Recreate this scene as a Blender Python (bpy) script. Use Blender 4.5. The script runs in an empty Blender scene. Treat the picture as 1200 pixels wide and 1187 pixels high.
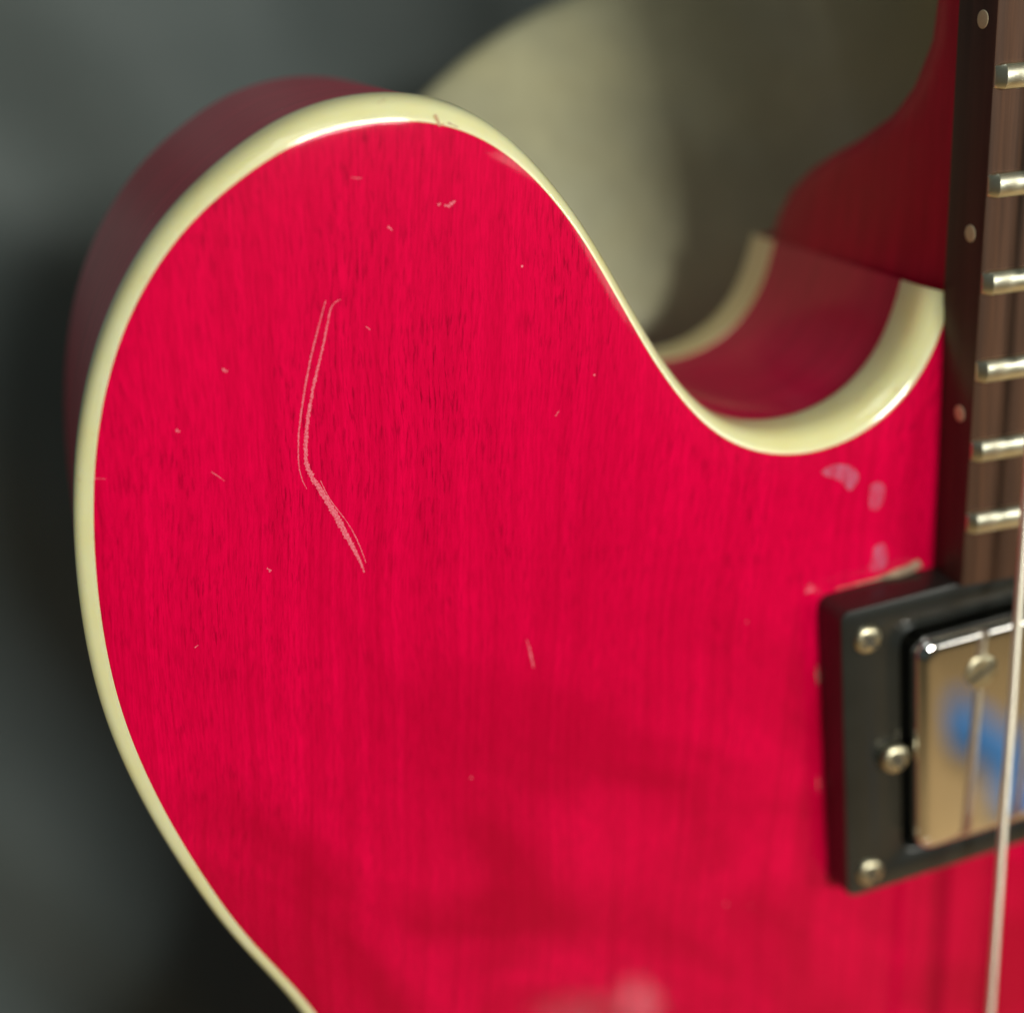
import bpy, bmesh, math, random
import numpy as np
from mathutils import Vector, Matrix
from mathutils.geometry import delaunay_2d_cdt
random.seed(7)
rng = np.random.default_rng(7)
S = bpy.context.scene
COL = S.collection
MM = 0.001

# ------------------------------------------------------------------ frame of the guitar
# guitar frame in mm: x across, y along the neck, z out of the top. It leans back LEAN and stands on the floor.
LEAN = math.radians(10)
BASE_Z = 0.25
_s, _c = math.sin(LEAN), math.cos(LEAN)
G = Matrix(((1, 0, 0, 0), (0, _s, -_c, 0), (0, _c, _s, BASE_Z), (0, 0, 0, 1)))
def W(x, y, z):
    return G @ Vector((x * MM, y * MM, z * MM))

# ------------------------------------------------------------------ camera
cd = bpy.data.cameras.new('camera')
cam = bpy.data.objects.new('camera', cd)
COL.objects.link(cam)
right = Vector((0.9473686, -0.0712154, 0.3121233))
up = Vector((0.1751942, 0.9313333, -0.3192574))
back = -Vector((0.2679546, -0.3571367, -0.8947926))
cm = Matrix((right, up, back)).transposed().to_4x4()
cm.translation = Vector((-138.8497, 251.6726, 159.1411)) * MM
cam.matrix_world = G @ cm
cd.sensor_width = 36.0
cd.lens = 48.9
cd.clip_start = 0.005
cd.clip_end = 60
cd.dof.use_dof = True
cd.dof.focus_distance = 0.169
cd.dof.aperture_fstop = 7.0
S.camera = cam

# ------------------------------------------------------------------ world, lamps, exposure
wd = bpy.data.worlds.new('World')
S.world = wd
wd.use_nodes = True
bg = wd.node_tree.nodes['Background']
bg.inputs[0].default_value = (0.86, 1.0, 0.93, 1)
bg.inputs[1].default_value = 0.055

def lamp(name, pos, target, size, power, col):
    ld = bpy.data.lights.new(name, 'AREA')
    ld.shape = 'RECTANGLE'
    ld.size, ld.size_y = size
    ld.energy = power
    ld.color = col
    o = bpy.data.objects.new(name, ld)
    COL.objects.link(o)
    p = W(*pos); t = W(*target)
    o.matrix_world = Matrix.Translation(p) @ (t - p).to_track_quat('-Z', 'Y').to_matrix().to_4x4()
    return o
T0 = (-90, 200, 0)
def aim(name, d, dist, size, power, col):
    d = Vector(d).normalized() * dist
    return lamp(name, (T0[0] + d.x, T0[1] + d.y, d.z), T0, size, power, col)
aim('ceiling_lamp', (0.14, 0.25, 0.95), 800, (0.20, 0.085), 5.5, (1.0, 0.98, 0.89))
# light from the right that the frets and the string mirror
def aim_at(name, p, d, dist, size, power, col):
    d = Vector(d).normalized() * dist
    return lamp(name, (p[0] + d.x, p[1] + d.y, p[2] + d.z), p, size, power, col)
aim_at('window_light', (-27, 205, 8), (0.66, 0.02, 0.75), 900, (0.26, 0.20), 1.5, (1.0, 1.0, 0.90))
# unseen lamp added to brighten the floor in front, which the chrome cover mirrors
_o = lamp('floor_fill', (0, 0, 0), (0, 0, 100), (0.3, 0.3), 2.8, (1.0, 0.95, 0.85))
_o.matrix_world = Matrix.Translation((0.52, -0.76, 0.70))
# broad weak fill added from the upper left
aim('fill_light', (-0.22, 0.85, 0.48), 1000, (0.5, 0.4), 1.0, (0.95, 1.0, 0.95))
# two small lamps added low in front to make glints low on the lacquer
for p_, d_, dist_, sz_, pw_, cl_ in (((-79.5, 104, 0), (0.252, -0.625, 0.681), 430, (0.014, 0.012), 0.006, (1.0, 0.95, 0.92)),
                                     ((-89, 104.5, 0), (0.21, -0.62, 0.68), 430, (0.034, 0.010), 0.004, (1.0, 0.95, 0.92))):
    aim_at('glint_lamp', p_, d_, dist_, sz_, pw_, cl_).data.shape = 'ELLIPSE'



S.view_settings.view_transform = 'Standard'
S.view_settings.look = 'None'
S.view_settings.exposure = 0.0
S.view_settings.gamma = 1.0
S.cycles.use_denoising = True
S.cycles.max_bounces = 8

# ------------------------------------------------------------------ material helpers
def new_mat(name):
    m = bpy.data.materials.new(name)
    m.use_nodes = True
    nt = m.node_tree
    return m, nt, nt.nodes['Principled BSDF']
def setp(b, **k):
    for n, v in k.items():
        n = n.replace('_', ' ')
        b.inputs[n].default_value = v
def N(nt, t, **k):
    n = nt.nodes.new(t)
    for a, v in k.items():
        setattr(n, a, v)
    return n
def coords(nt, scale, rot=(0, 0, 0)):
    tc = N(nt, 'ShaderNodeTexCoord')
    mp = N(nt, 'ShaderNodeMapping')
    mp.inputs['Scale'].default_value = scale
    mp.inputs['Rotation'].default_value = rot
    nt.links.new(tc.outputs['Object'], mp.inputs['Vector'])
    return mp.outputs['Vector']
def noise(nt, vec, scale=1.0, detail=2.0, rough=0.5, dist=0.0):
    n = N(nt, 'ShaderNodeTexNoise')
    n.inputs['Scale'].default_value = scale
    n.inputs['Detail'].default_value = detail
    n.inputs['Roughness'].default_value = rough
    n.inputs['Distortion'].default_value = dist
    nt.links.new(vec, n.inputs['Vector'])
    return n.outputs['Fac']
def ramp(nt, fac, stops):
    r = N(nt, 'ShaderNodeValToRGB')
    e = r.color_ramp.elements
    while len(e) < len(stops):
        e.new(0.5)
    for el, (p, c) in zip(e, stops):
        el.position = p
        el.color = (c, c, c, 1) if isinstance(c, (int, float)) else (*c, 1)
    nt.links.new(fac, r.inputs['Fac'])
    return r.outputs['Color']
def math_(nt, op, a, b):
    n = N(nt, 'ShaderNodeMath', operation=op)
    for i, v in enumerate((a, b)):
        if isinstance(v, (int, float)):
            n.inputs[i].default_value = v
        else:
            nt.links.new(v, n.inputs[i])
    return n.outputs[0]
def mixc(nt, fac, a, b, blend='MIX'):
    n = N(nt, 'ShaderNodeMix', data_type='RGBA', blend_type=blend)
    for key, v in ((0, fac), (6, a), (7, b)):
        if isinstance(v, (int, float)):
            n.inputs[key].default_value = v
        elif isinstance(v, tuple):
            n.inputs[key].default_value = (*v, 1)
        else:
            nt.links.new(v, n.inputs[key])
    return n.outputs[2]
def bump(nt, b, h, strength, dist):
    n = N(nt, 'ShaderNodeBump')
    n.inputs['Strength'].default_value = strength
    n.inputs['Distance'].default_value = dist
    nt.links.new(h, n.inputs['Height'])
    nt.links.new(n.outputs['Normal'], b.inputs['Normal'])
    return n

# ------------------------------------------------------------------ materials
def red_top():
    m, nt, b = new_mat('cherry_lacquer_top')
    # slow drift that bends the grain a little
    tc = N(nt, 'ShaderNodeTexCoord')
    drift = N(nt, 'ShaderNodeTexNoise'); drift.inputs['Scale'].default_value = 22; drift.inputs['Detail'].default_value = 1
    nt.links.new(tc.outputs['Object'], drift.inputs['Vector'])
    add = N(nt, 'ShaderNodeMixRGB', blend_type='LINEAR_LIGHT'); add.inputs[0].default_value = 0.0035
    nt.links.new(tc.outputs['Object'], add.inputs[1]); nt.links.new(drift.outputs['Color'], add.inputs[2])
    g_rot = N(nt, 'ShaderNodeMapping'); g_rot.inputs['Rotation'].default_value = (0, 0, math.radians(6))
    nt.links.new(add.outputs[0], g_rot.inputs['Vector'])
    def mapped(scale):
        mp = N(nt, 'ShaderNodeMapping'); mp.inputs['Scale'].default_value = scale
        nt.links.new(g_rot.outputs['Vector'], mp.inputs['Vector']); return mp.outputs['Vector']
    pores = noise(nt, mapped((2800, 300, 1)), 1, 3, 0.6)
    pores = ramp(nt, pores, [(0.52, 0.0), (0.66, 0.75), (0.75, 1.0)])
    fine = noise(nt, mapped((3600, 330, 1)), 1, 2, 0.6)
    fine = ramp(nt, fine, [(0.40, 0.0), (0.68, 1.0)])
    clump = ramp(nt, noise(nt, mapped((110, 34, 1)), 1, 3, 0.55), [(0.35, 0.10), (0.66, 1.0)])
    wide = ramp(nt, noise(nt, mapped((420, 9, 1)), 1, 3, 0.65), [(0.3, 0.0), (0.7, 1.0)])
    lines = ramp(nt, noise(nt, mapped((1150, 12, 1)), 1, 2, 0.6), [(0.47, 0.0), (0.68, 1.0)])
    # curl of the veneer: slanting soft bands, stronger low on the body
    mp = N(nt, 'ShaderNodeMapping'); mp.inputs['Rotation'].default_value = (0, 0, 0); mp.inputs['Scale'].default_value = (26, 56, 1)
    mr = N(nt, 'ShaderNodeMapping'); mr.inputs['Rotation'].default_value = (0, 0, math.radians(40))
    nt.links.new(tc.outputs['Object'], mr.inputs['Vector'])
    nt.links.new(mr.outputs['Vector'], mp.inputs['Vector'])
    curl = ramp(nt, noise(nt, mp.outputs['Vector'], 1, 2, 0.5, 0.6), [(0.36, 0.0), (0.64, 1.0)])
    sep = N(nt, 'ShaderNodeSeparateXYZ'); nt.links.new(tc.outputs['Object'], sep.inputs[0])
    low = N(nt, 'ShaderNodeMapRange'); low.inputs[1].default_value = 0.200; low.inputs[2].default_value = 0.135
    nt.links.new(sep.outputs['Y'], low.inputs[0])
    lowl = math_(nt, 'ADD', math_(nt, 'MULTIPLY', low.outputs[0], 0.26), 0.22)
    c = mixc(nt, wide, (0.76, 0.0, 0.058), (0.60, 0.0, 0.042))
    c = mixc(nt, math_(nt, 'MULTIPLY', lines, lowl), c, (0.38, 0.0, 0.022))
    c = mixc(nt, math_(nt, 'MULTIPLY', fine, 0.42), c, (0.40, 0.0, 0.024))
    c = mixc(nt, math_(nt, 'MULTIPLY', math_(nt, 'MULTIPLY', pores, clump), math_(nt, 'SUBTRACT', 0.80, math_(nt, 'MULTIPLY', low.outputs[0], 0.40))), c, (0.17, 0.0, 0.010))
    cf = math_(nt, 'MULTIPLY', math_(nt, 'MULTIPLY', curl, low.outputs[0]), 0.75)
    c = mixc(nt, cf, c, (0.34, 0.0, 0.017))
    # dust and tiny pits caught in the lacquer
    vo = N(nt, 'ShaderNodeTexVoronoi'); vo.inputs['Scale'].default_value = 240
    nt.links.new(tc.outputs['Object'], vo.inputs['Vector'])
    dot = ramp(nt, vo.outputs['Distance'], [(0.0, 1.0), (0.022, 1.0), (0.045, 0.0)])
    pick = N(nt, 'ShaderNodeSeparateColor'); nt.links.new(vo.outputs['Color'], pick.inputs[0])
    rare = math_(nt, 'GREATER_THAN', pick.outputs[0], 0.90)
    c = mixc(nt, math_(nt, 'MULTIPLY', math_(nt, 'MULTIPLY', dot, rare), 0.8), c, (0.85, 0.25, 0.32))
    nt.links.new(c, b.inputs['Base Color'])
    setp(b, Roughness=0.45, Specular_IOR_Level=0.02, Coat_Weight=0.26, Coat_Roughness=0.05, Coat_IOR=1.5)
    hz = noise(nt, mapped((140, 30, 140)), 1, 2, 0.5)
    bm_ = N(nt, 'ShaderNodeBump'); bm_.inputs['Strength'].default_value = 0.10; bm_.inputs['Distance'].default_value = 0.0002
    nt.links.new(hz, bm_.inputs['Height']); nt.links.new(bm_.outputs['Normal'], b.inputs['Coat Normal'])
    return m
def red_side(name='cherry_lacquer_side', base=(0.66, 0.005, 0.068), dark=(0.52, 0.004, 0.052), coat=0.45):
    m, nt, b = new_mat(name)
    g = ramp(nt, noise(nt, coords(nt, (60, 60, 420)), 1, 3, 0.6), [(0.3, 0.0), (0.7, 1.0)])
    c = mixc(nt, g, base, dark)
    vo = N(nt, 'ShaderNodeTexVoronoi'); vo.inputs['Scale'].default_value = 420
    tc = N(nt, 'ShaderNodeTexCoord'); nt.links.new(tc.outputs['Object'], vo.inputs['Vector'])
    dot = ramp(nt, vo.outputs['Distance'], [(0.0, 1.0), (0.05, 1.0), (0.09, 0.0)])
    pick = N(nt, 'ShaderNodeSeparateColor'); nt.links.new(vo.outputs['Color'], pick.inputs[0])
    rare = math_(nt, 'GREATER_THAN', pick.outputs[0], 0.88)
    c = mixc(nt, math_(nt, 'MULTIPLY', math_(nt, 'MULTIPLY', dot, rare), 0.5), c, (0.6, 0.4, 0.4))
    nt.links.new(c, b.inputs['Base Color'])
    setp(b, Roughness=0.4, Specular_IOR_Level=0.08, Coat_Weight=coat, Coat_Roughness=0.10)
    return m
def simple(name, col, rough=0.5, metal=0.0, coat=0.0, var=0.12, vscale=(300, 300, 300), spec=0.5, bumpd=0.0, col2=None):
    m, nt, b = new_mat(name)
    f = noise(nt, coords(nt, vscale), 1, 3, 0.6)
    f = ramp(nt, f, [(0.3, 0.0), (0.7, 1.0)])
    c2 = col2 or tuple(v * (1 - var) for v in col)
    nt.links.new(mixc(nt, f, col, c2), b.inputs['Base Color'])
    setp(b, Roughness=rough, Metallic=metal, Coat_Weight=coat, Coat_Roughness=0.06, Specular_IOR_Level=spec)
    if bumpd:
        bump(nt, b, f, 0.6, bumpd)
    return m
M = {}
M['top'] = red_top()
M['side'] = red_side()
M['neck'] = red_side('cherry_lacquer_neck', (0.60, 0.002, 0.044), (0.44, 0.001, 0.030), 0.08)
def binding_mat(name, col, col2, sss):
    m, nt, b = new_mat(name)
    f = ramp(nt, noise(nt, coords(nt, (70, 70, 70)), 1, 4, 0.65), [(0.3, 0.0), (0.72, 1.0)])
    c = mixc(nt, f, col, col2)
    st = ramp(nt, noise(nt, coords(nt, (420, 420, 420)), 1, 2, 0.5), [(0.66, 0.0), (0.76, 1.0)])
    c = mixc(nt, math_(nt, 'MULTIPLY', st, 0.30), c, (0.62, 0.42, 0.16))
    nt.links.new(c, b.inputs['Base Color'])
    setp(b, Roughness=0.35, Coat_Weight=1.0, Coat_IOR=1.8, Coat_Roughness=0.06, Subsurface_Weight=sss, Subsurface_Scale=0.004)
    b.inputs['Subsurface Radius'].default_value = (1.0, 0.85, 0.45)
    wv = noise(nt, coords(nt, (160, 160, 160)), 1, 3, 0.6)
    bump(nt, b, wv, 0.06, 0.0003)
    return m
M['binding'] = binding_mat('cream_binding', (0.95, 0.91, 0.52), (0.91, 0.83, 0.40), 0.7)
M['back_binding'] = binding_mat('aged_binding', (0.84, 0.70, 0.34), (0.76, 0.60, 0.25), 0.5)
M['rosewood'] = simple('rosewood', (0.105, 0.046, 0.022), 0.58, spec=0.22, var=0.6, vscale=(900, 26, 900), bumpd=0.00006)
M['rosewood_edge'] = simple('rosewood_edge', (0.060, 0.028, 0.020), 0.42, var=0.5, vscale=(500, 24, 500))
M['nickel'] = simple('fret_nickel', (0.90, 0.89, 0.70), 0.30, 1.0, var=0.15, vscale=(400, 900, 400))
M['dot'] = simple('cream_dot', (0.72, 0.62, 0.42), 0.4)
M['plastic'] = simple('black_plastic', (0.016, 0.018, 0.016), 0.28, coat=0.25, var=0.3, vscale=(90, 90, 90))
M['chrome'] = simple('chrome_cover', (0.84, 0.83, 0.80), 0.035, 1.0, var=0.04, vscale=(70, 70, 70))
M['screw'] = simple('aged_screw', (0.72, 0.66, 0.46), 0.34, 1.0, var=0.3, vscale=(700, 700, 700))
M['slot'] = simple('screw_slot', (0.05, 0.045, 0.03), 0.7)
M['scratch'] = simple('scratch_white', (0.78, 0.22, 0.28), 0.75, var=0.45, vscale=(4200, 4200, 100), col2=(0.58, 0.015, 0.06))
M['chip'] = simple('bare_chip', (0.42, 0.30, 0.20), 0.8, var=0.6, vscale=(900, 900, 900))
M['crack'] = simple('binding_crack', (0.55, 0.34, 0.19), 0.7)
def string_mat():
    m, nt, b = new_mat('wound_string')
    wv = N(nt, 'ShaderNodeTexWave', wave_type='BANDS', bands_direction='Y'); wv.inputs['Scale'].default_value = 900
    wv.inputs['Distortion'].default_value = 0.2
    nt.links.new(coords(nt, (1, 1, 1)), wv.inputs['Vector'])
    nt.links.new(mixc(nt, wv.outputs['Fac'], (0.66, 0.63, 0.52), (0.93, 0.91, 0.80)), b.inputs['Base Color'])
    setp(b, Roughness=0.42, Metallic=0.85)
    bump(nt, b, wv.outputs['Fac'], 0.5, 0.00015)
    return m
M['string'] = string_mat()
def cloth_mat():
    m, nt, b = new_mat('black_cloth')
    weave = noise(nt, coords(nt, (900, 900, 900)), 1, 2, 0.6)
    blot = ramp(nt, noise(nt, coords(nt, (9, 9, 9)), 1, 3, 0.5), [(0.3, 0.0), (0.7, 1.0)])
    nt.links.new(mixc(nt, blot, (0.090, 0.116, 0.116), (0.138, 0.168, 0.166)), b.inputs['Base Color'])
    setp(b, Roughness=0.62, Sheen_Weight=0.15, Specular_IOR_Level=0.35)
    bump(nt, b, weave, 0.4, 0.0004)
    return m
M['cloth'] = cloth_mat()
def board_mat():
    m, nt, b = new_mat('tan_board')
    blot = ramp(nt, noise(nt, coords(nt, (40, 40, 40)), 1, 2, 0.5), [(0.3, 0.0), (0.7, 1.0)])
    grain = ramp(nt, noise(nt, coords(nt, (260, 12, 260)), 1, 3, 0.6), [(0.3, 0.0), (0.7, 1.0)])
    c = mixc(nt, blot, (0.50, 0.48, 0.29), (0.43, 0.43, 0.29))
    c = mixc(nt, math_(nt, 'MULTIPLY', grain, 0.25), c, (0.24, 0.21, 0.12))
    nt.links.new(c, b.inputs['Base Color'])
    setp(b, Roughness=0.5, Specular_IOR_Level=0.3)
    return m
M['board'] = board_mat()
def floor_mat():
    m, nt, b = new_mat('wood_floor')
    br = N(nt, 'ShaderNodeTexBrick')
    br.inputs['Scale'].default_value = 1.0
    br.inputs['Brick Width'].default_value = 1.2; br.inputs['Row Height'].default_value = 0.09
    br.inputs['Mortar Size'].default_value = 0.0025
    br.inputs['Color1'].default_value = (0.66, 0.44, 0.20, 1); br.inputs['Color2'].default_value = (0.52, 0.36, 0.17, 1)
    br.inputs['Mortar'].default_value = (0.18, 0.11, 0.05, 1)
    nt.links.new(coords(nt, (1, 1, 1), (0, 0, math.radians(62))), br.inputs['Vector'])
    g = ramp(nt, noise(nt, coords(nt, (14, 90, 1), (0, 0, math.radians(62))), 1, 3, 0.6), [(0.3, 0.0), (0.7, 1.0)])
    nt.links.new(mixc(nt, math_(nt, 'MULTIPLY', g, 0.4), br.outputs['Color'], (0.30, 0.19, 0.09)), b.inputs['Base Color'])
    setp(b, Roughness=0.5)
    return m
M['floor'] = floor_mat()
M['blue'] = simple('blue_stand_in', (0.10, 0.40, 1.0), 0.5, var=0.5, vscale=(30, 30, 30))

# ------------------------------------------------------------------ mesh helpers (mm in guitar frame unless told otherwise)
def obj(name, verts, faces, mats, parent=None, smooth=True, mi=None, scale=MM):
    me = bpy.data.meshes.new(name)
    me.from_pydata([tuple(float(c) * scale for c in v) for v in verts], [], [tuple(map(int, f)) for f in faces])
    for m in (mats if isinstance(mats, (list, tuple)) else [mats]):
        me.materials.append(m)
    if mi is not None:
        me.polygons.foreach_set('material_index', mi)
    me.polygons.foreach_set('use_smooth', [smooth] * len(me.polygons))
    me.validate(); me.update()
    bm = bmesh.new(); bm.from_mesh(me)
    bmesh.ops.recalc_face_normals(bm, faces=bm.faces)
    bm.to_mesh(me); bm.free()
    o = bpy.data.objects.new(name, me)
    COL.objects.link(o)
    if parent is not None:
        o.parent = parent
    return o
def sharp(o, deg=35):
    me = o.data
    bm = bmesh.new(); bm.from_mesh(me)
    for e in bm.edges:
        if len(e.link_faces) == 2 and e.calc_face_angle(0) > math.radians(deg):
            e.smooth = False
    bm.to_mesh(me); bm.free()
    return o
def loft(sections, closed=True, cap0=False, cap1=False):
    """rows of points -> verts, quad faces; closed joins the ends of each row"""
    V, F = [], []
    n = len(sections[0])
    for s in sections:
        V.extend(s)
    for i in range(len(sections) - 1):
        for j in range(n if closed else n - 1):
            k = (j + 1) % n
            F.append((i * n + j, i * n + k, (i + 1) * n + k, (i + 1) * n + j))
    if cap0:
        F.append(tuple(range(n))[::-1])
    if cap1:
        F.append(tuple((len(sections) - 1) * n + j for j in range(n)))
    return V, F
def rrect(cx, cy, hx, hy, r, z, seg=6, rot=0.0):
    P = []
    for qx, qy, a0 in ((1, 1, 0), (-1, 1, 90), (-1, -1, 180), (1, -1, 270)):
        for k in range(seg + 1):
            a = math.radians(a0 + 90 * k / seg)
            P.append((qx * (hx - r) + r * math.cos(a), qy * (hy - r) + r * math.sin(a)))
    c, s = math.cos(rot), math.sin(rot)
    return [(cx + x * c - y * s, cy + x * s + y * c, z) for x, y in P]

# ------------------------------------------------------------------ guitar outline (left half, from the neck joint round to the tail)
E_ = [(-28.5, 207.5), (-29.4, 204.3), (-30.8, 200.7), (-33.3, 196.8), (-36.3, 193.7), (-39.8, 191.7), (-43.9, 190.2), (-48, 189.8), (-52.1, 190.1), (-55.5, 191.1), (-59.4, 193.1), (-63.3, 196.6), (-65.6, 199.6), (-69, 204.6), (-72.1, 210.4), (-75.3, 216.5), (-78.7, 222.7), (-81.8, 227.1), (-84.9, 230.8), (-88.4, 234), (-92.9, 236.7), (-97.5, 238.2), (-102.7, 238.8), (-106.9, 238.7), (-112.2, 237.8), (-117.5, 235.6), (-122.8, 232.6), (-125.1, 231.1), (-129.6, 227.2), (-134.4, 221.4), (-137.5, 216.2), (-140.2, 209.9), (-142.4, 202.5), (-144.3, 191.2), (-145, 179.1), (-144.4, 168.8), (-142.3, 157.5), (-139, 146), (-134.7, 134.4), (-129.3, 123.6), (-126.9, 118.2), (-122.8, 106), (-120.2, 92), (-119.6, 78), (-122.5, 60), (-131, 38), (-148, 12), (-171, -18), (-191, -52), (-202, -90), (-201, -125), (-188, -165), (-160, -200), (-115, -226), (-58, -237), (0, -239)]
# the binding is worn wider at the horn tip and in the cutaway (mm added outside the line above)
WIDE_ = [1.2, 1.2, 1.2, 1.2, 1.2, 1.2, 1.2, 1.2, 1.2, 0.8, 0.4, 0, 0, 0, 0, 0, 0, 0, 0.2, 0.5, 0.9, 1.2, 1.2, 1.1, 0.9, 0.7, 0.45, 0.35, 0.2, 0.1, 0.15, 0.25, 0.35, 0.5, 0.5, 0.5, 0.4, 0.2, 0, 0, 0, 0, 0, 0, 0, 0, 0, 0, 0, 0, 0, 0, 0, 0, 0, 0]
def resample(P, step):
    P = np.array(P, float)
    # centripetal Catmull-Rom through the points
    Q = []
    n = len(P)
    for i in range(n - 1):
        p0 = P[i - 1] if i else 2 * P[0] - P[1]
        p1, p2 = P[i], P[i + 1]
        p3 = P[i + 2] if i + 2 < n else 2 * P[-1] - P[-2]
        t = [0.0]
        for a, b_ in ((p0, p1), (p1, p2), (p2, p3)):
            t.append(t[-1] + max(np.linalg.norm(b_ - a), 1e-6) ** 0.5)
        for u in np.linspace(t[1], t[2], 24, endpoint=False):
            A1 = (t[1] - u) / (t[1] - t[0]) * p0 + (u - t[0]) / (t[1] - t[0]) * p1
            A2 = (t[2] - u) / (t[2] - t[1]) * p1 + (u - t[1]) / (t[2] - t[1]) * p2
            A3 = (t[3] - u) / (t[3] - t[2]) * p2 + (u - t[2]) / (t[3] - t[2]) * p3
            B1 = (t[2] - u) / (t[2] - t[0]) * A1 + (u - t[0]) / (t[2] - t[0]) * A2
            B2 = (t[3] - u) / (t[3] - t[1]) * A2 + (u - t[1]) / (t[3] - t[1]) * A3
            Q.append((t[2] - u) / (t[2] - t[1]) * B1 + (u - t[1]) / (t[2] - t[1]) * B2)
    Q.append(P[-1])
    Q = np.array(Q)
    L = np.r_[0, np.cumsum(np.linalg.norm(np.diff(Q, axis=0), axis=1))]
    s = np.linspace(0, L[-1], int(L[-1] / step) + 1)
    return np.c_[np.interp(s, L, Q[:, 0]), np.interp(s, L, Q[:, 1])]
def smooth(P, sig):
    r = int(3 * sig)
    k = np.exp(-0.5 * (np.arange(-r, r + 1) / sig) ** 2); k /= k.sum()
    out = np.empty_like(P)
    for c in (0, 1):
        a = np.r_[2 * P[0, c] - P[r:0:-1, c], P[:, c], 2 * P[-1, c] - P[-2:-r - 2:-1, c]]
        out[:, c] = np.convolve(a, k, 'valid')
    return out
half = resample(E_, 1.0)
sm = smooth(half, 4.5)
half = sm + (sm - smooth(sm, 4.5))
half[-1, 0] = 0
ni = [int(((half - e) ** 2).sum(1).argmin()) for e in np.array(E_)]
wide = np.interp(np.arange(len(half)), ni, WIDE_)
wide = smooth(np.c_[wide, wide], 5)[:, 0]
_t = np.gradient(half, axis=0); _t /= np.linalg.norm(_t, axis=1)[:, None]
half = half + np.c_[_t[:, 1], -_t[:, 0]] * wide[:, None]
half[-1, 0] = 0
WIDE = np.r_[wide, wide[:-1][::-1]]
OUT = np.r_[half, (half[:-1] * [-1, 1])[::-1]]            # open curve: left of the neck round to its right
def offset(P, d):
    t = np.gradient(P, axis=0); t /= np.linalg.norm(t, axis=1)[:, None]
    return P + np.c_[-t[:, 1], t[:, 0]] * d                # positive d goes inside
BW, BH, DEPTH = 1.75, 8.2, 53.6
def inset(d):
    dd = d + WIDE * min(1.0, max(0.0, d / BW))
    return offset(OUT, INS * dd[:, None])
_q = int(len(OUT) * 0.25)
INS = 1.0
if abs(inset(5.0)[_q][0]) > abs(OUT[_q][0]):
    INS = -1.0

root = bpy.data.objects.new('electric_guitar', None)
COL.objects.link(root)
root.matrix_world = G
root['label'] = 'glossy cherry red semi-hollow electric guitar with cream binding and scratched upper horn'
root['category'] = 'guitar'

def strip_z(profile):
    secs = [[(p[0], p[1], float(z)) for p, z in zip(inset(d), zs + 0.0 * WIDE)] for d, zs in profile]
    return loft(secs, closed=False)
# top plate
def topz(d):
    d = np.asarray(d, float)
    s = np.clip((d - 10) / 90, 0, 1); s = s * s * (3 - 2 * s)
    return -0.20 + 0.80 * (1 - np.exp(-(d - BW) / 4.5)) + 0.7 * s
def dist_to_outline(P):
    A = OUT[:-1:2]; B = np.r_[OUT[2::2], OUT[-1:]][:len(A)]
    out = np.full(len(P), 1e9)
    ab = B - A; l2 = (ab ** 2).sum(1) + 1e-9
    for i in range(0, len(P), 2000):
        q = P[i:i + 2000, None, :]
        t = np.clip(((q - A) * ab).sum(2) / l2, 0, 1)
        c = A + ab * t[..., None]
        out[i:i + 2000] = np.sqrt(((q - c) ** 2).sum(2)).min(1)
    return out
# binding: flat wall, rounded shoulder, slight slope in to the lacquered top
_al = np.arange(len(OUT)); _al = np.minimum(_al, len(OUT) - 1 - _al)
BHV = 5.2 + (BH - 5.2) * np.clip((100 - _al) / 40.0, 0, 1)
prof = [(0.25, -BHV), (0.02, -BHV + 0.12), (0.0, -BHV + 0.3), (0.0, -BHV + 0.8)]
ROUND = 1.0 - 0.62 * np.clip((_al - 125) / 45.0, 0, 1)
prof += [(d_, -0.21 + (z_ + 0.21) * ROUND) for d_, z_ in ((0.05, -3.9), (0.13, -3.1), (0.27, -2.35), (0.45, -1.7), (0.66, -1.2), (0.90, -0.80), (1.15, -0.52), (1.40, -0.36), (1.60, -0.27), (BW, -0.21))]
prof.append((BW + 0.06, -0.2 + 0 * BHV))
V, F = strip_z(prof)
V = [tuple(v) for v in V]
_n = len(OUT)
for j_, q_ in ((-1, 0.0), (-2, 0.03), (-3, 0.03), (-4, 0.0)):       # meet the lacquer flush
    r0 = len(V) + j_ * _n
    zt = topz(dist_to_outline(np.array([v[:2] for v in V[r0:r0 + _n]])))
    for k_ in range(_n):
        x_, y_, z_ = V[r0 + k_]
        V[r0 + k_] = (x_, y_, (zt[k_] if j_ == -1 else max(z_, min(zt[k_], z_ + 0.2))) + q_ * 0.5 - (0.02 if j_ == -1 else 0))
obj('binding', V, F, M['binding'], root)
# the back binding is tall in the cutaway and thins to a line round the outside of the horn
BBH = 0.1 + (BH - 0.1) * np.clip((105 - _al) / 40.0, 0, 1)
V, F = strip_z([(0.3, -DEPTH + BBH), (0.06, -DEPTH + BBH - 0.08), (0.05, -DEPTH + BBH - 0.16), (0.05, -DEPTH + BBH * 0.8), (0.05, -DEPTH + BBH * 0.3), (0.05, -DEPTH + BBH * 0.12 + 0.1), (0.25, -DEPTH + 0.15), (1.2, -DEPTH)])
_n = len(OUT)
F = [f for f in F if BBH[f[0] % _n] > 3.6]                     # it runs only through the cutaways
obj('back_binding', V, F, M['back_binding'], root)
V, F = strip_z([(0.18, -BHV + 0.4), (0.18, -BHV - 8), (0.18, -DEPTH / 2), (0.18, -DEPTH + BBH + 6), (0.18, -DEPTH + BBH - 0.4)])
obj('body_side', V, F, M['side'], root)

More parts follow.
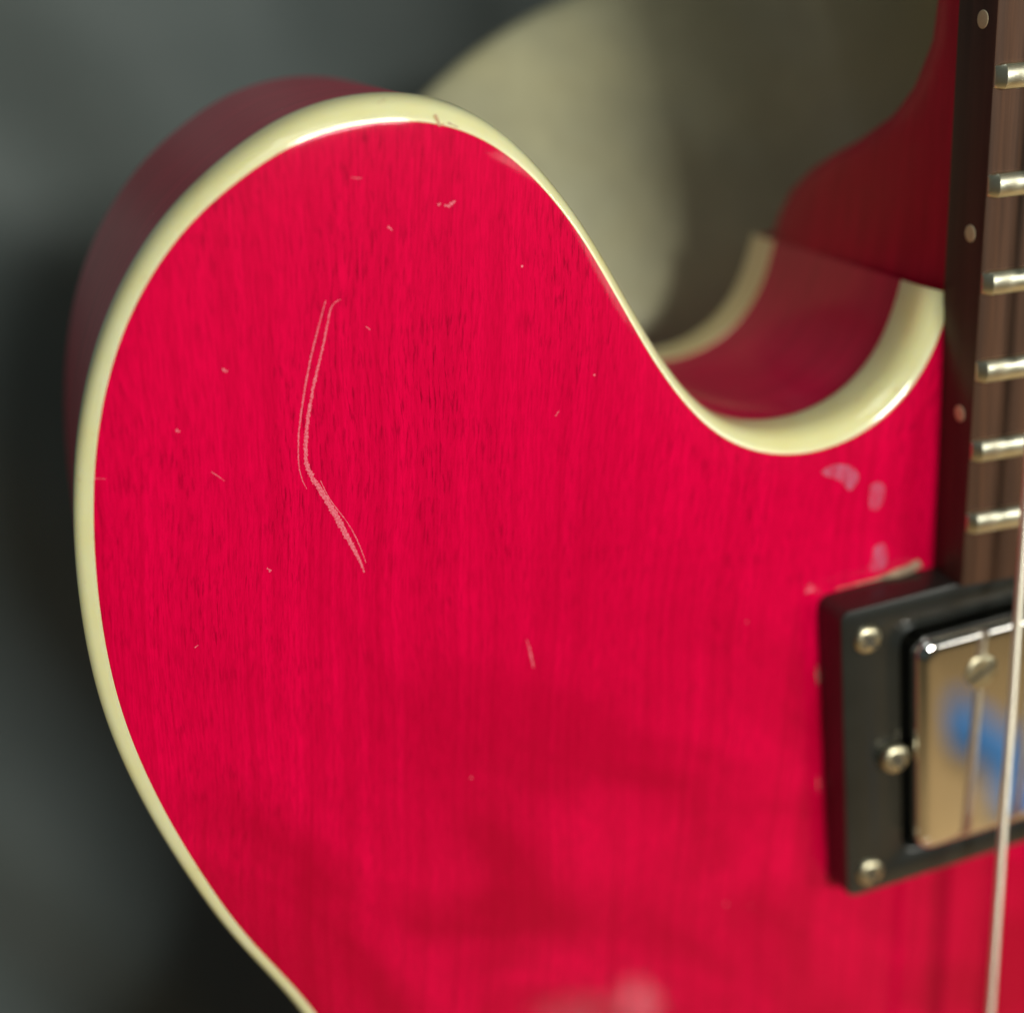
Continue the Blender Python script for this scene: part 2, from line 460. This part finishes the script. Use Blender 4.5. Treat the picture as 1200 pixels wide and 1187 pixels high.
def in_poly(P, poly):
    x, y = P[:, 0], P[:, 1]
    r = np.zeros(len(P), bool)
    x1, y1 = poly[:, 0], poly[:, 1]; x2, y2 = np.roll(x1, -1), np.roll(y1, -1)
    for a, b_, c, d in zip(x1, y1, x2, y2):
        if b_ != d:
            r ^= ((b_ > y) != (d > y)) & (x < (c - a) * (y - b_) / (d - b_) + a)
    return r
edge = inset(BW)
pts = [tuple(p) for p in edge]
nb = len(pts)
edges = [(i, (i + 1) % nb) for i in range(nb)]
extra = []
for d in (2.3, 3.2, 4.6, 6.6):
    extra.append(inset(d)[3:-3])
gx, gy = np.meshgrid(np.arange(-203, 204, 4.0), np.arange(-238, 242, 4.0))
grid = np.c_[gx.ravel(), gy.ravel()] + rng.normal(0, 0.05, (gx.size, 2))
grid = grid[in_poly(grid, edge)]
grid = grid[dist_to_outline(grid) > 8.5]
extra.append(grid)
ex = np.concatenate(extra)
ex = ex[in_poly(ex, edge)]
allp = [Vector(p) for p in pts] + [Vector(p) for p in ex]
cv, _, cf, *_r = delaunay_2d_cdt(allp, edges, [], 1, 1e-4)
cvn = np.array([(v.x, v.y) for v in cv])
zz = topz(dist_to_outline(cvn))
obj('body_top', np.c_[cvn, zz], cf, M['top'], root)
# back plate
bpoly = inset(1.2)
cv, _, cf, *_r = delaunay_2d_cdt([Vector(p) for p in bpoly], [(i, (i + 1) % len(bpoly)) for i in range(len(bpoly))], [], 1, 1e-4)
obj('body_back', [(v.x, v.y, -DEPTH + 0.02) for v in cv], cf, M['side'], root)

# wear on the top: scratches and chips are shallow raised burrs on the lacquer
def surf_z(x, y):
    return float(topz(dist_to_outline(np.array([[x, y]])))[0])
def scratch(name, pts, widths, mat, jag=0.25, lift=0.03, step=0.13):
    P = np.array(pts, float)
    L = np.r_[0, np.cumsum(np.linalg.norm(np.diff(P, axis=0), axis=1))]
    n = max(4, int(L[-1] / step))
    s = np.linspace(0, L[-1], n + 1)
    X = np.c_[np.interp(s, L, P[:, 0]), np.interp(s, L, P[:, 1])]
    if n > 14:
        X = smooth(X, min(6.0, n / 8))
    w = np.interp(s / L[-1], np.linspace(0, 1, len(widths)), widths)
    t = np.gradient(X, axis=0); t /= np.linalg.norm(t, axis=1)[:, None] + 1e-9
    nn = np.c_[-t[:, 1], t[:, 0]]
    z = topz(dist_to_outline(X))
    rows = []
    for i in range(n + 1):
        a = w[i] / 2 * (1 + jag * rng.normal()); b_ = w[i] / 2 * (1 + jag * rng.normal())
        a, b_ = max(a, 0.01), max(b_, 0.01)
        l = X[i] + nn[i] * a; r = X[i] - nn[i] * b_
        rows.append([(l[0], l[1], z[i] + 0.004), (X[i][0], X[i][1], z[i] + lift), (r[0], r[1], z[i] + 0.004)])
    V, F = loft(rows, closed=False)
    return obj(name, V, F, mat, root)
SCR = [
 ([(-111.95, 217.84), (-113.25, 214.68), (-114.74, 210.8), (-116.12, 206.32), (-117.15, 202.25), (-117.62, 198.56), (-117.38, 196.33), (-116.97, 195.49)], (0.10, 0.19, 0.20, 0.16, 0.08), 0.25),
 ([(-110.2, 217.75), (-111.28, 217.6), (-111.93, 215.51), (-113.06, 212.09), (-114.56, 208.17), (-115.78, 204.15), (-116.47, 201.06), (-116.71, 198.4), (-116.17, 196.88), (-115.51, 195.44)], (0.10, 0.20, 0.25, 0.32, 0.38, 0.46, 0.6), 0.28),
 ([(-115.6, 195.6), (-114.92, 194.0), (-114.12, 192.07), (-113.16, 189.4), (-112.26, 186.94), (-111.53, 184.72), (-111.25, 183.38)], (0.6, 0.62, 0.68, 0.64, 0.42, 0.15), 0.2),
 ([(-115.2, 196.26), (-114.53, 193.93), (-113.5, 192.0), (-112.4, 190.0), (-111.5, 187.4), (-110.9, 184.61)], (0.08, 0.13, 0.1, 0.13, 0.08), 0.3),
 ([(-107.36, 231.37), (-106.78, 231.21), (-106.1, 231.14)], (0.06, 0.12, 0.06), 0.3),
 ([(-97.55, 227.1), (-97.16, 227.32)], (0.35, 0.2), 0.4),
 ([(-96.78, 226.98), (-96.27, 226.82), (-95.61, 227.23), (-95.35, 227.4)], (0.1, 0.4, 0.35, 0.1), 0.5),
 ([(-103.7, 225.43), (-103.25, 224.88)], (0.2, 0.1), 0.5),
 ([(-127.84, 199.63), (-127.14, 198.96), (-126.45, 198.2)], (0.05, 0.1, 0.05), 0.3),
 ([(-84.77, 199.35), (-84.16, 200.03)], (0.14, 0.06), 0.3),
 ([(-90.79, 169.42), (-90.44, 167.57), (-90.13, 165.07)], (0.07, 0.28, 0.12), 0.3),
 ([(-124.8, 211.62), (-124.27, 211.23)], (0.3, 0.25), 0.5),
 ([(-131.02, 205.33), (-130.69, 204.97)], (0.25, 0.2), 0.5),
 ([(-123.08, 186.26), (-122.62, 185.83)], (0.2, 0.3), 0.5),
 ([(-133.05, 177.7), (-132.6, 177.95)], (0.15, 0.1), 0.4),
 ([(-141.0, 200.94), (-139.7, 200.7)], (0.1, 0.06), 0.4),
 ([(-107.59, 214.18), (-107.13, 213.7)], (0.12, 0.08), 0.4),
 ([(-49.4, 167.41), (-48.59, 167.77), (-47.92, 167.76)], (0.15, 0.6, 0.2), 0.4),
]
for P, w, j in SCR:
    scratch('scratch', P, w, M['scratch'], j)
for P, w in (([(-47.5, 155.6), (-47.25, 152.5)], (0.1, 0.35, 0.15)), ([(-47.3, 137.2), (-47.1, 134.4)], (0.05, 0.15, 0.05))):
    scratch('paint_chip', P, w, M['chip'], 0.4)
# soft glints on the lacquer beside the fretboard, painted as pale lilac sheets
def glint_mat():
    m, nt, b = new_mat('painted_glint')
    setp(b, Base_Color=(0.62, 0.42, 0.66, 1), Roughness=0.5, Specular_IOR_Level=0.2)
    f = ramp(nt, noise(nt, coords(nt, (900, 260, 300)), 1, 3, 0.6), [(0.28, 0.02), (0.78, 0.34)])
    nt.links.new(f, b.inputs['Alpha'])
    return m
M['painted_glint'] = glint_mat()
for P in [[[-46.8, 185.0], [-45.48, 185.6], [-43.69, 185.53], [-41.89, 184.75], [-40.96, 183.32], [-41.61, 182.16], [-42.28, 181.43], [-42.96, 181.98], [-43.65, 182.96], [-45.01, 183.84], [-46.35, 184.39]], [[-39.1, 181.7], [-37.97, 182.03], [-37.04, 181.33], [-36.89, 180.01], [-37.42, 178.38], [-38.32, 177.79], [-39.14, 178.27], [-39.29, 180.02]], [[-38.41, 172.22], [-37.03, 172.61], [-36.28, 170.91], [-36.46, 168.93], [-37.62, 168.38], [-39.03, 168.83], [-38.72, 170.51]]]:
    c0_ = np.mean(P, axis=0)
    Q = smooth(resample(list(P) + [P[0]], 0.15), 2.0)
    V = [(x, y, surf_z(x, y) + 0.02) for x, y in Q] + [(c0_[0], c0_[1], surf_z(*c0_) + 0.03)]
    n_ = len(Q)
    obj('painted_glint', V, [(i, (i + 1) % n_, n_) for i in range(n_)], M['painted_glint'], root)
# crack across the binding near the tip of the horn
def crack(pts, w):
    P = np.array(pts); rows = []
    for i, (x, y) in enumerate(P):
        d = float(dist_to_outline(np.array([[x, y]]))[0])
        z = -1.6 + 1.6 * math.sqrt(max(0, 1 - (1 - min(d, 2.5) / 2.6) ** 2)) if d < BW else float(topz(d))
        ww = w * (0.6 + 0.8 * rng.random())
        rows.append([(x - ww, y - ww * 0.3, z + 0.006), (x, y, z + 0.05), (x + ww, y + ww * 0.3, z + 0.006)])
    V, F = loft(rows, closed=False)
    return obj('crack', V, F, M['crack'], root)
crack([(-96.75, 237.2), (-96.6, 236.7), (-96.5, 236.2), (-96.3, 235.9)], 0.16)
crack([(-96.2, 236.1), (-95.8, 236.05), (-95.3, 236.15), (-94.9, 235.9), (-94.2, 235.55)], 0.14)

# ------------------------------------------------------------------ neck and heel
SC = 628.65
def fret_y(n): return SC * 2 ** (-n / 12)
def half_w(y): return 21.5 + (SC - y) / 452 * 6.9
NECK_END = 420
tab = [(198, 53, 12), (206, 53, 11), (211, 53, 10), (215, 51.0, 9), (219, 45, 8), (222, 38.5, 7), (225, 31.5, 5.5), (229, 24.5, 4.0), (233, 20.8, 3.2), (239, 18.4, 2.5), (248, 17.4, 2.3), (300, 16.8, 2.2), (420, 16.5, 2.2)]
ys = [t[0] for t in tab]
secs = []
for y in list(np.linspace(198, 250, 40)) + list(np.linspace(254, NECK_END, 24)):
    D = np.interp(y, ys, [t[1] for t in tab]); e = np.interp(y, ys, [t[2] for t in tab])
    fl = min(1.0, max(0.0, (217.0 - y) / 9.5))
    w0 = half_w(y) - 0.5
    row = []
    for k in range(33):
        t = math.pi * k / 32
        c_, s_ = math.cos(t), math.sin(t)
        zd = (D - 0.4) * abs(s_) ** (2 / e)
        w = w0 + 2.0 * fl * fl * min(1.0, max(0.0, (zd - 8.5) / 5.0))
        row.append((-w * math.copysign(abs(c_) ** (2 / e), c_), y, -0.4 - (D - 0.4) * abs(s_) ** (2 / e)))
    secs.append(row)
V, F = loft(secs, closed=True, cap0=True, cap1=True)
sharp(obj('neck', V, F, M['neck'], root), 50)

# ------------------------------------------------------------------ fretboard with frets and side dots
FB0, TOPZ = 166.9, 7.5
def crown(x, y):
    w = half_w(y)
    return TOPZ + 1.25 * (1 - (x / w) ** 2)
secs = []
for y in np.linspace(FB0, NECK_END, 60):
    w = half_w(y)
    row = [(-w, y, -0.35), (-w, y, TOPZ - 0.35), (-w + 0.08, y, TOPZ - 0.1), (-w + 0.3, y, TOPZ + 0.02)]
    row += [(x, y, crown(x, y)) for x in np.linspace(-w + 2, w - 2, 11)]
    row += [(w - 0.3, y, TOPZ + 0.02), (w - 0.08, y, TOPZ - 0.1), (w, y, TOPZ - 0.35), (w, y, -0.35)]
    secs.append(row)
V, F = loft(secs, closed=True, cap0=True, cap1=True)
nrow = len(secs[0])
mi = []
for f in F:
    j = f[0] % nrow
    mi.append(1 if len(f) == 4 and (j < 2 or j >= nrow - 3) else 0)
fb = sharp(obj('fretboard', V, F, [M['rosewood'], M['rosewood_edge']], root, mi=mi), 40)
for n in range(22, 7, -1):
    y0 = fret_y(n); w = half_w(y0) - 0.15
    rows = []
    xs = [(-w, 0.12), (-w + 0.25, 0.45), (-w + 0.95, 1.0)] + [(x, 1.0) for x in np.linspace(-w + 3, w - 3, 12)] + [(w - 0.95, 1.0), (w - 0.25, 0.45), (w, 0.12)]
    for x, h in xs:
        zb = crown(x, y0) - 0.05
        row = [(x, y0 - 1.6, zb - 0.25)]
        for k in range(9):
            t = math.pi * k / 8
            row.append((x, y0 - 1.6 * math.cos(t) * (0.55 + 0.45 * min(1, h + 0.3)), zb + 0.1 + 1.2 * h * math.sin(t) ** 0.6))
        row.append((x, y0 + 1.6, zb - 0.25))
        rows.append(row)
    V, F = loft(rows, closed=True, cap0=True, cap1=True)
    sharp(obj('fret', V, F, M['nickel'], fb), 30)
for n in (21, 19, 17, 15):
    y0 = {21: 191.5, 19: 215.9, 17: 242.2}.get(n, (fret_y(15) + fret_y(14)) / 2)
    x0 = -half_w(y0)
    rows = []
    for dx, r in ((0.4, 1.12), (-0.04, 1.12), (-0.07, 0.95)):
        rows.append([(x0 + dx, y0 + r * math.cos(a), 4.7 + r * math.sin(a)) for a in np.linspace(0, 2 * math.pi, 20, endpoint=False)])
    V, F = loft(rows, closed=True, cap1=True)
    obj('side_dot', V, F, M['dot'], fb)

# ------------------------------------------------------------------ pickup: black ring, chrome cover, screws
ROT = math.radians(2.3)
PC = (-0.1, 144.1)
def pk(x, y):
    c, s = math.cos(ROT), math.sin(ROT)
    return PC[0] + x * c - y * s, PC[1] + x * s + y * c
HX, HY = 46.2, 24.0
RINGZ = 6.5
loops = [rrect(*PC, HX + 0.3, HY + 0.3, 1.8, 0.2, rot=ROT), rrect(*PC, HX, HY, 1.6, RINGZ - 0.6, rot=ROT), rrect(*PC, HX - 0.18, HY - 0.18, 1.5, RINGZ - 0.15, rot=ROT), rrect(*PC, HX - 0.6, HY - 0.6, 1.3, RINGZ, rot=ROT)]
IX, IY = 36.7, 18.6
loops += [rrect(*PC, IX + 0.35, IY + 0.35, 2.6, RINGZ, rot=ROT), rrect(*PC, IX, IY, 2.4, RINGZ - 0.3, rot=ROT), rrect(*PC, IX, IY, 2.4, 0.3, rot=ROT)]
V, F = loft(loops, closed=True)
ring = sharp(obj('pickup_ring', V, F, M['plastic'], root), 45)
# dark floor of the cavity under the cover
obj('cavity_floor', rrect(*PC, IX + 0.5, IY + 0.5, 2.5, 1.9, rot=ROT), [tuple(range(28))], M['slot'], ring, smooth=False)
CX, CY, CZ = 35.6, 17.55, 9.5
loops = [rrect(*PC, CX, CY, 2.6, 0.6, rot=ROT)]
for k in range(7):
    a = math.pi / 2 * k / 6
    ins = 1.5 * (1 - math.cos(a)); z = CZ - 1.5 + 1.5 * math.sin(a)
    loops.append(rrect(*PC, CX - ins, CY - ins, max(2.6 - ins * 0.4, 0.8), z, rot=ROT))
for d, z in ((2.2, 0.01), (6, 0.02), (12, 0.03)):
    loops.append(rrect(*PC, CX - d, CY - d, 2.0, CZ + z, rot=ROT))
V, F = loft(loops, closed=True, cap1=True)
cover = obj('pickup_cover', V, F, M['chrome'], root)
def screw_mesh(cx, cy, z0, r, h, cross, ang, mat, parent, name):
    V, F, mi = [], [], []
    n = 24
    prof = [(r, -1.0), (r, 0.1 * h), (r * 0.95, 0.45 * h), (r * 0.82, 0.8 * h), (r * 0.6, 0.97 * h), (r * 0.3, h)]
    rows = [[(cx + q * math.cos(a), cy + q * math.sin(a), z0 + z) for a in np.linspace(0, 2 * math.pi, n, endpoint=False)] for q, z in prof]
    V, F = loft(rows, closed=True, cap1=True)
    mi = [0] * len(F)
    for k in range(2 if cross else 1):
        a = ang + k * math.pi / 2
        L, wd_ = (r * 0.74, r * 0.19) if cross else (r * 0.92, r * 0.15)
        ca, sa = math.cos(a), math.sin(a)
        base = len(V)
        top = h + 0.015 + k * 0.006
        for sx in (-1, -0.5, 0.5, 1):
            for sy in (-1, 1):
                x, y = sx * L, sy * wd_
                zt = top - (0.30 * h if (abs(sx) == 1 and not cross) else 0.10 * h if abs(sx) == 1 else 0)
                V.append((cx + x * ca - y * sa, cy + x * sa + y * ca, z0 + zt))
        for q in range(3):
            F.append((base + 2 * q, base + 2 * q + 2, base + 2 * q + 3, base + 2 * q + 1)); mi.append(1)
    return obj(name, V, F, [mat, M['slot']], parent, mi=mi)
for x, y, zz_, r, cross, a in ((-42.9, 161.4, RINGZ, 2.15, True, 0.7), (-41.6, 122.2, RINGZ, 2.2, True, 0.3), (-38.4, 141.5, RINGZ + 0.9, 2.25, True, 0.55)):
    screw_mesh(x, y, zz_, r, 0.75, cross, a, M['screw'], ring, 'screw')
for x, y in ((42.6, 165.2), (43.8, 127.0), (38.5, 146.0)):
    screw_mesh(x, y, RINGZ, 2.15, 1.0, True, 0.4, M['screw'], ring, 'screw')
px0, py0 = -26.0, 153.7
for k in range(6):
    x = px0 + 10.05 * k * math.cos(ROT); y = py0 + 10.05 * k * math.sin(ROT)
    screw_mesh(x, y, CZ + 0.05, 2.7, 0.25, False, 0.5 + 0.5 * k, M['screw'], cover, 'pole_screw')
# pale bare wood where the neck pocket, the ring and the lacquer meet
def blob_strip(name, pts, widths, height, mat):
    P = np.array(pts, float); rows = []
    L = np.r_[0, np.cumsum(np.linalg.norm(np.diff(P, axis=0), axis=1))]
    s = np.linspace(0, L[-1], 24)
    X = np.c_[np.interp(s, L, P[:, 0]), np.interp(s, L, P[:, 1])]
    w = np.interp(s / L[-1], np.linspace(0, 1, len(widths)), widths)
    t = np.gradient(X, axis=0); t /= np.linalg.norm(t, axis=1)[:, None]
    for i in range(len(X)):
        z0 = surf_z(*X[i])
        h = height * w[i] / max(widths) * (0.8 + 0.4 * rng.random())
        n_ = np.array((-t[i][1], t[i][0]))
        rows.append([(*(X[i] + n_ * w[i] * q), z0 + zq * h - 0.05) for q, zq in ((-1, 0), (-0.7, 0.7), (0, 1), (0.7, 0.7), (1, 0))])
    V, F = loft(rows, closed=False)
    return obj(name, V, F, mat, root)
blob_strip('bare_wood_edge', [(-44.5, 167.0), (-38, 167.2), (-33, 167.6), (-31.0, 168.3)], (0.08, 0.14, 0.22, 0.75, 0.7), 0.7, M['chip'])

# ------------------------------------------------------------------ strings
for k in range(6):
    x22 = -23.0 + 9.2 * k; xb = -26.0 + 10.4 * k
    r = (0.66, 0.48, 0.38, 0.26, 0.2, 0.17)[k]
    rows = []
    for y in np.linspace(0, NECK_END, 120):
        x = xb + (x22 - xb) * y / 180.0 if y < 180 else x22 + (y - 180) / 240 * (-(x22) * 0.12)
        z = np.interp(y, [0, 95, 150, 190, 420], [14.6, 13.8, 13.1, 12.4, 10.6]) + (1.0 - (x / 28) ** 2) * 1.0
        rows.append([(x + r * math.cos(a), y, z + r * math.sin(a)) for a in np.linspace(0, 2 * math.pi, 12, endpoint=False)])
    V, F = loft(rows, closed=True, cap0=True, cap1=True)
    obj('string', V, F, M['string'], root)

# ------------------------------------------------------------------ surroundings
def top_level(name, verts, faces, mat, label=None, cat=None, kind=None, world=False, scale=MM):
    o = obj(name, verts, faces, mat, None, scale=scale)
    if not world:
        o.matrix_world = G
    if label: o['label'] = label
    if cat: o['category'] = cat
    if kind: o['kind'] = kind
    return o
# dark cloth hung behind the guitar, with soft folds, down to the floor
nx, ny = 160, 180
rows = []
for j in range(ny + 1):
    y = -205 + 1100 * j / ny
    row = []
    for i in range(nx + 1):
        x = -800 + 1600 * i / nx
        u = x + 0.42 * y
        z = -252 + 9 * math.sin(u / 34) * math.sin(y / 160 + 1.0) + 8 * math.sin(u / 17 + y / 90) * (0.5 + 0.5 * math.sin(x / 60 + 4.2)) + 7 * math.sin(x / 110 - y / 150)
        row.append((x, y, z))
    rows.append(row)
V, F = loft(rows, closed=False)
top_level('black_cloth', V, F, M['cloth'], 'dark grey-black cloth with soft folds hanging behind the red guitar', 'cloth')
# round tan board leaning behind the cutaway; its right side is bent forward, shaped to keep it dark
sl = 0.7
e2 = Vector((0, 1, -sl)).normalized(); nrm = Vector((0, sl, 1)).normalized()
O_ = Vector((0, 190, -80))
c2 = (-1.7, -33.1); R = 108.5
def curl(x):
    t = max(0.0, x - 2.0)
    ang = min(math.radians(98), t / 22.0)
    k = 22.0
    if t <= k * math.radians(98):
        return (2.0 + k * math.sin(ang), k * (1 - math.cos(ang))) if t > 0 else (x, 0.0)
    r_ = t - k * math.radians(98); a_ = math.radians(98)
    return (2.0 + k * math.sin(a_) + r_ * math.cos(a_), k * (1 - math.cos(a_)) + r_ * math.sin(a_))
rows = []
for r_, h in ((0.02, 0), (R * 0.15, 0), (R * 0.3, 0), (R * 0.45, 0), (R * 0.6, 0), (R * 0.72, 0), (R * 0.84, 0), (R - 6, 0), (R - 2, -0.4), (R - 0.5, -1.6), (R, -3.5), (R, -7), (R - 0.6, -8.5), (R - 2.5, -9), (R * 0.7, -9), (R * 0.45, -9), (R * 0.2, -9), (0.02, -9)):
    row = []
    for a in np.linspace(0, 2 * math.pi, 128, endpoint=False):
        ca, sa = math.cos(a), math.sin(a)
        if ca > 0:
            ca, sa = 1.25 * ca ** 0.6, math.copysign(abs(sa) ** 0.6, sa)
        u = c2[0] + r_ * ca; v = c2[1] + r_ * sa * (0.62 if sa < 0 else 1.0)
        u = min(u, 62.0)
        bend = min(1.0, max(0.0, (v + 45) / 45))
        x1, z1 = curl(u); x2, z2 = curl(u + 0.5)
        n2 = Vector((-(z2 - z1), x2 - x1)).normalized()
        row.append(tuple(O_ + Vector((1, 0, 0)) * (x1 + n2[0] * h) + (e2 * v if v > 0 else Vector((0, v, 0))) + nrm * (z1 * bend + n2[1] * h)))
    rows.append(row)
V, F = loft(rows, closed=True)
top_level('round_board', V, F, M['board'], 'pale tan round board behind the cutaway, its right half in shadow', 'board')
# wooden floor (mirrored in the chrome cover)
top_level('floor', [(-4, -5, 0), (4, -5, 0), (4, 3, 0), (-4, 3, 0)], [(0, 1, 2, 3)], M['floor'], kind='structure', world=True, scale=1.0)
# unseen blue stand-in added on that floor for its streak in the cover
rows = []
A = Vector((0.537, -0.845, 0)); B = Vector((0.430, -0.565, 0))
ax = (B - A).normalized(); sd = Vector((-ax.y, ax.x, 0))
for i in range(41):
    t = i / 40
    c_ = A.lerp(B, t) + sd * 0.012 * math.sin(t * 9)
    w = 0.022 * (math.sin(math.pi * min(1, max(0, t * 0.96 + 0.02))) ** 0.4) * (0.8 + 0.35 * math.sin(t * 13 + 1) ** 2)
    row = []
    for k in range(28):
        a = 2 * math.pi * k / 28
        rr = w * (1 + 0.16 * math.sin(3 * a + 6 * t) + 0.08 * math.sin(7 * a - 14 * t))
        row.append(tuple(c_ + sd * rr * math.cos(a) + Vector((0, 0, max(0.002, 0.014 + rr * 0.75 * math.sin(a))))))
    rows.append(row)
V, F = loft(rows, closed=True, cap0=True, cap1=True)
top_level('blue_stand_in', V, F, M['blue'], 'crumpled blue stand-in shape added on the wooden floor, mirrored in the chrome pickup cover', 'cloth', world=True, scale=1.0)
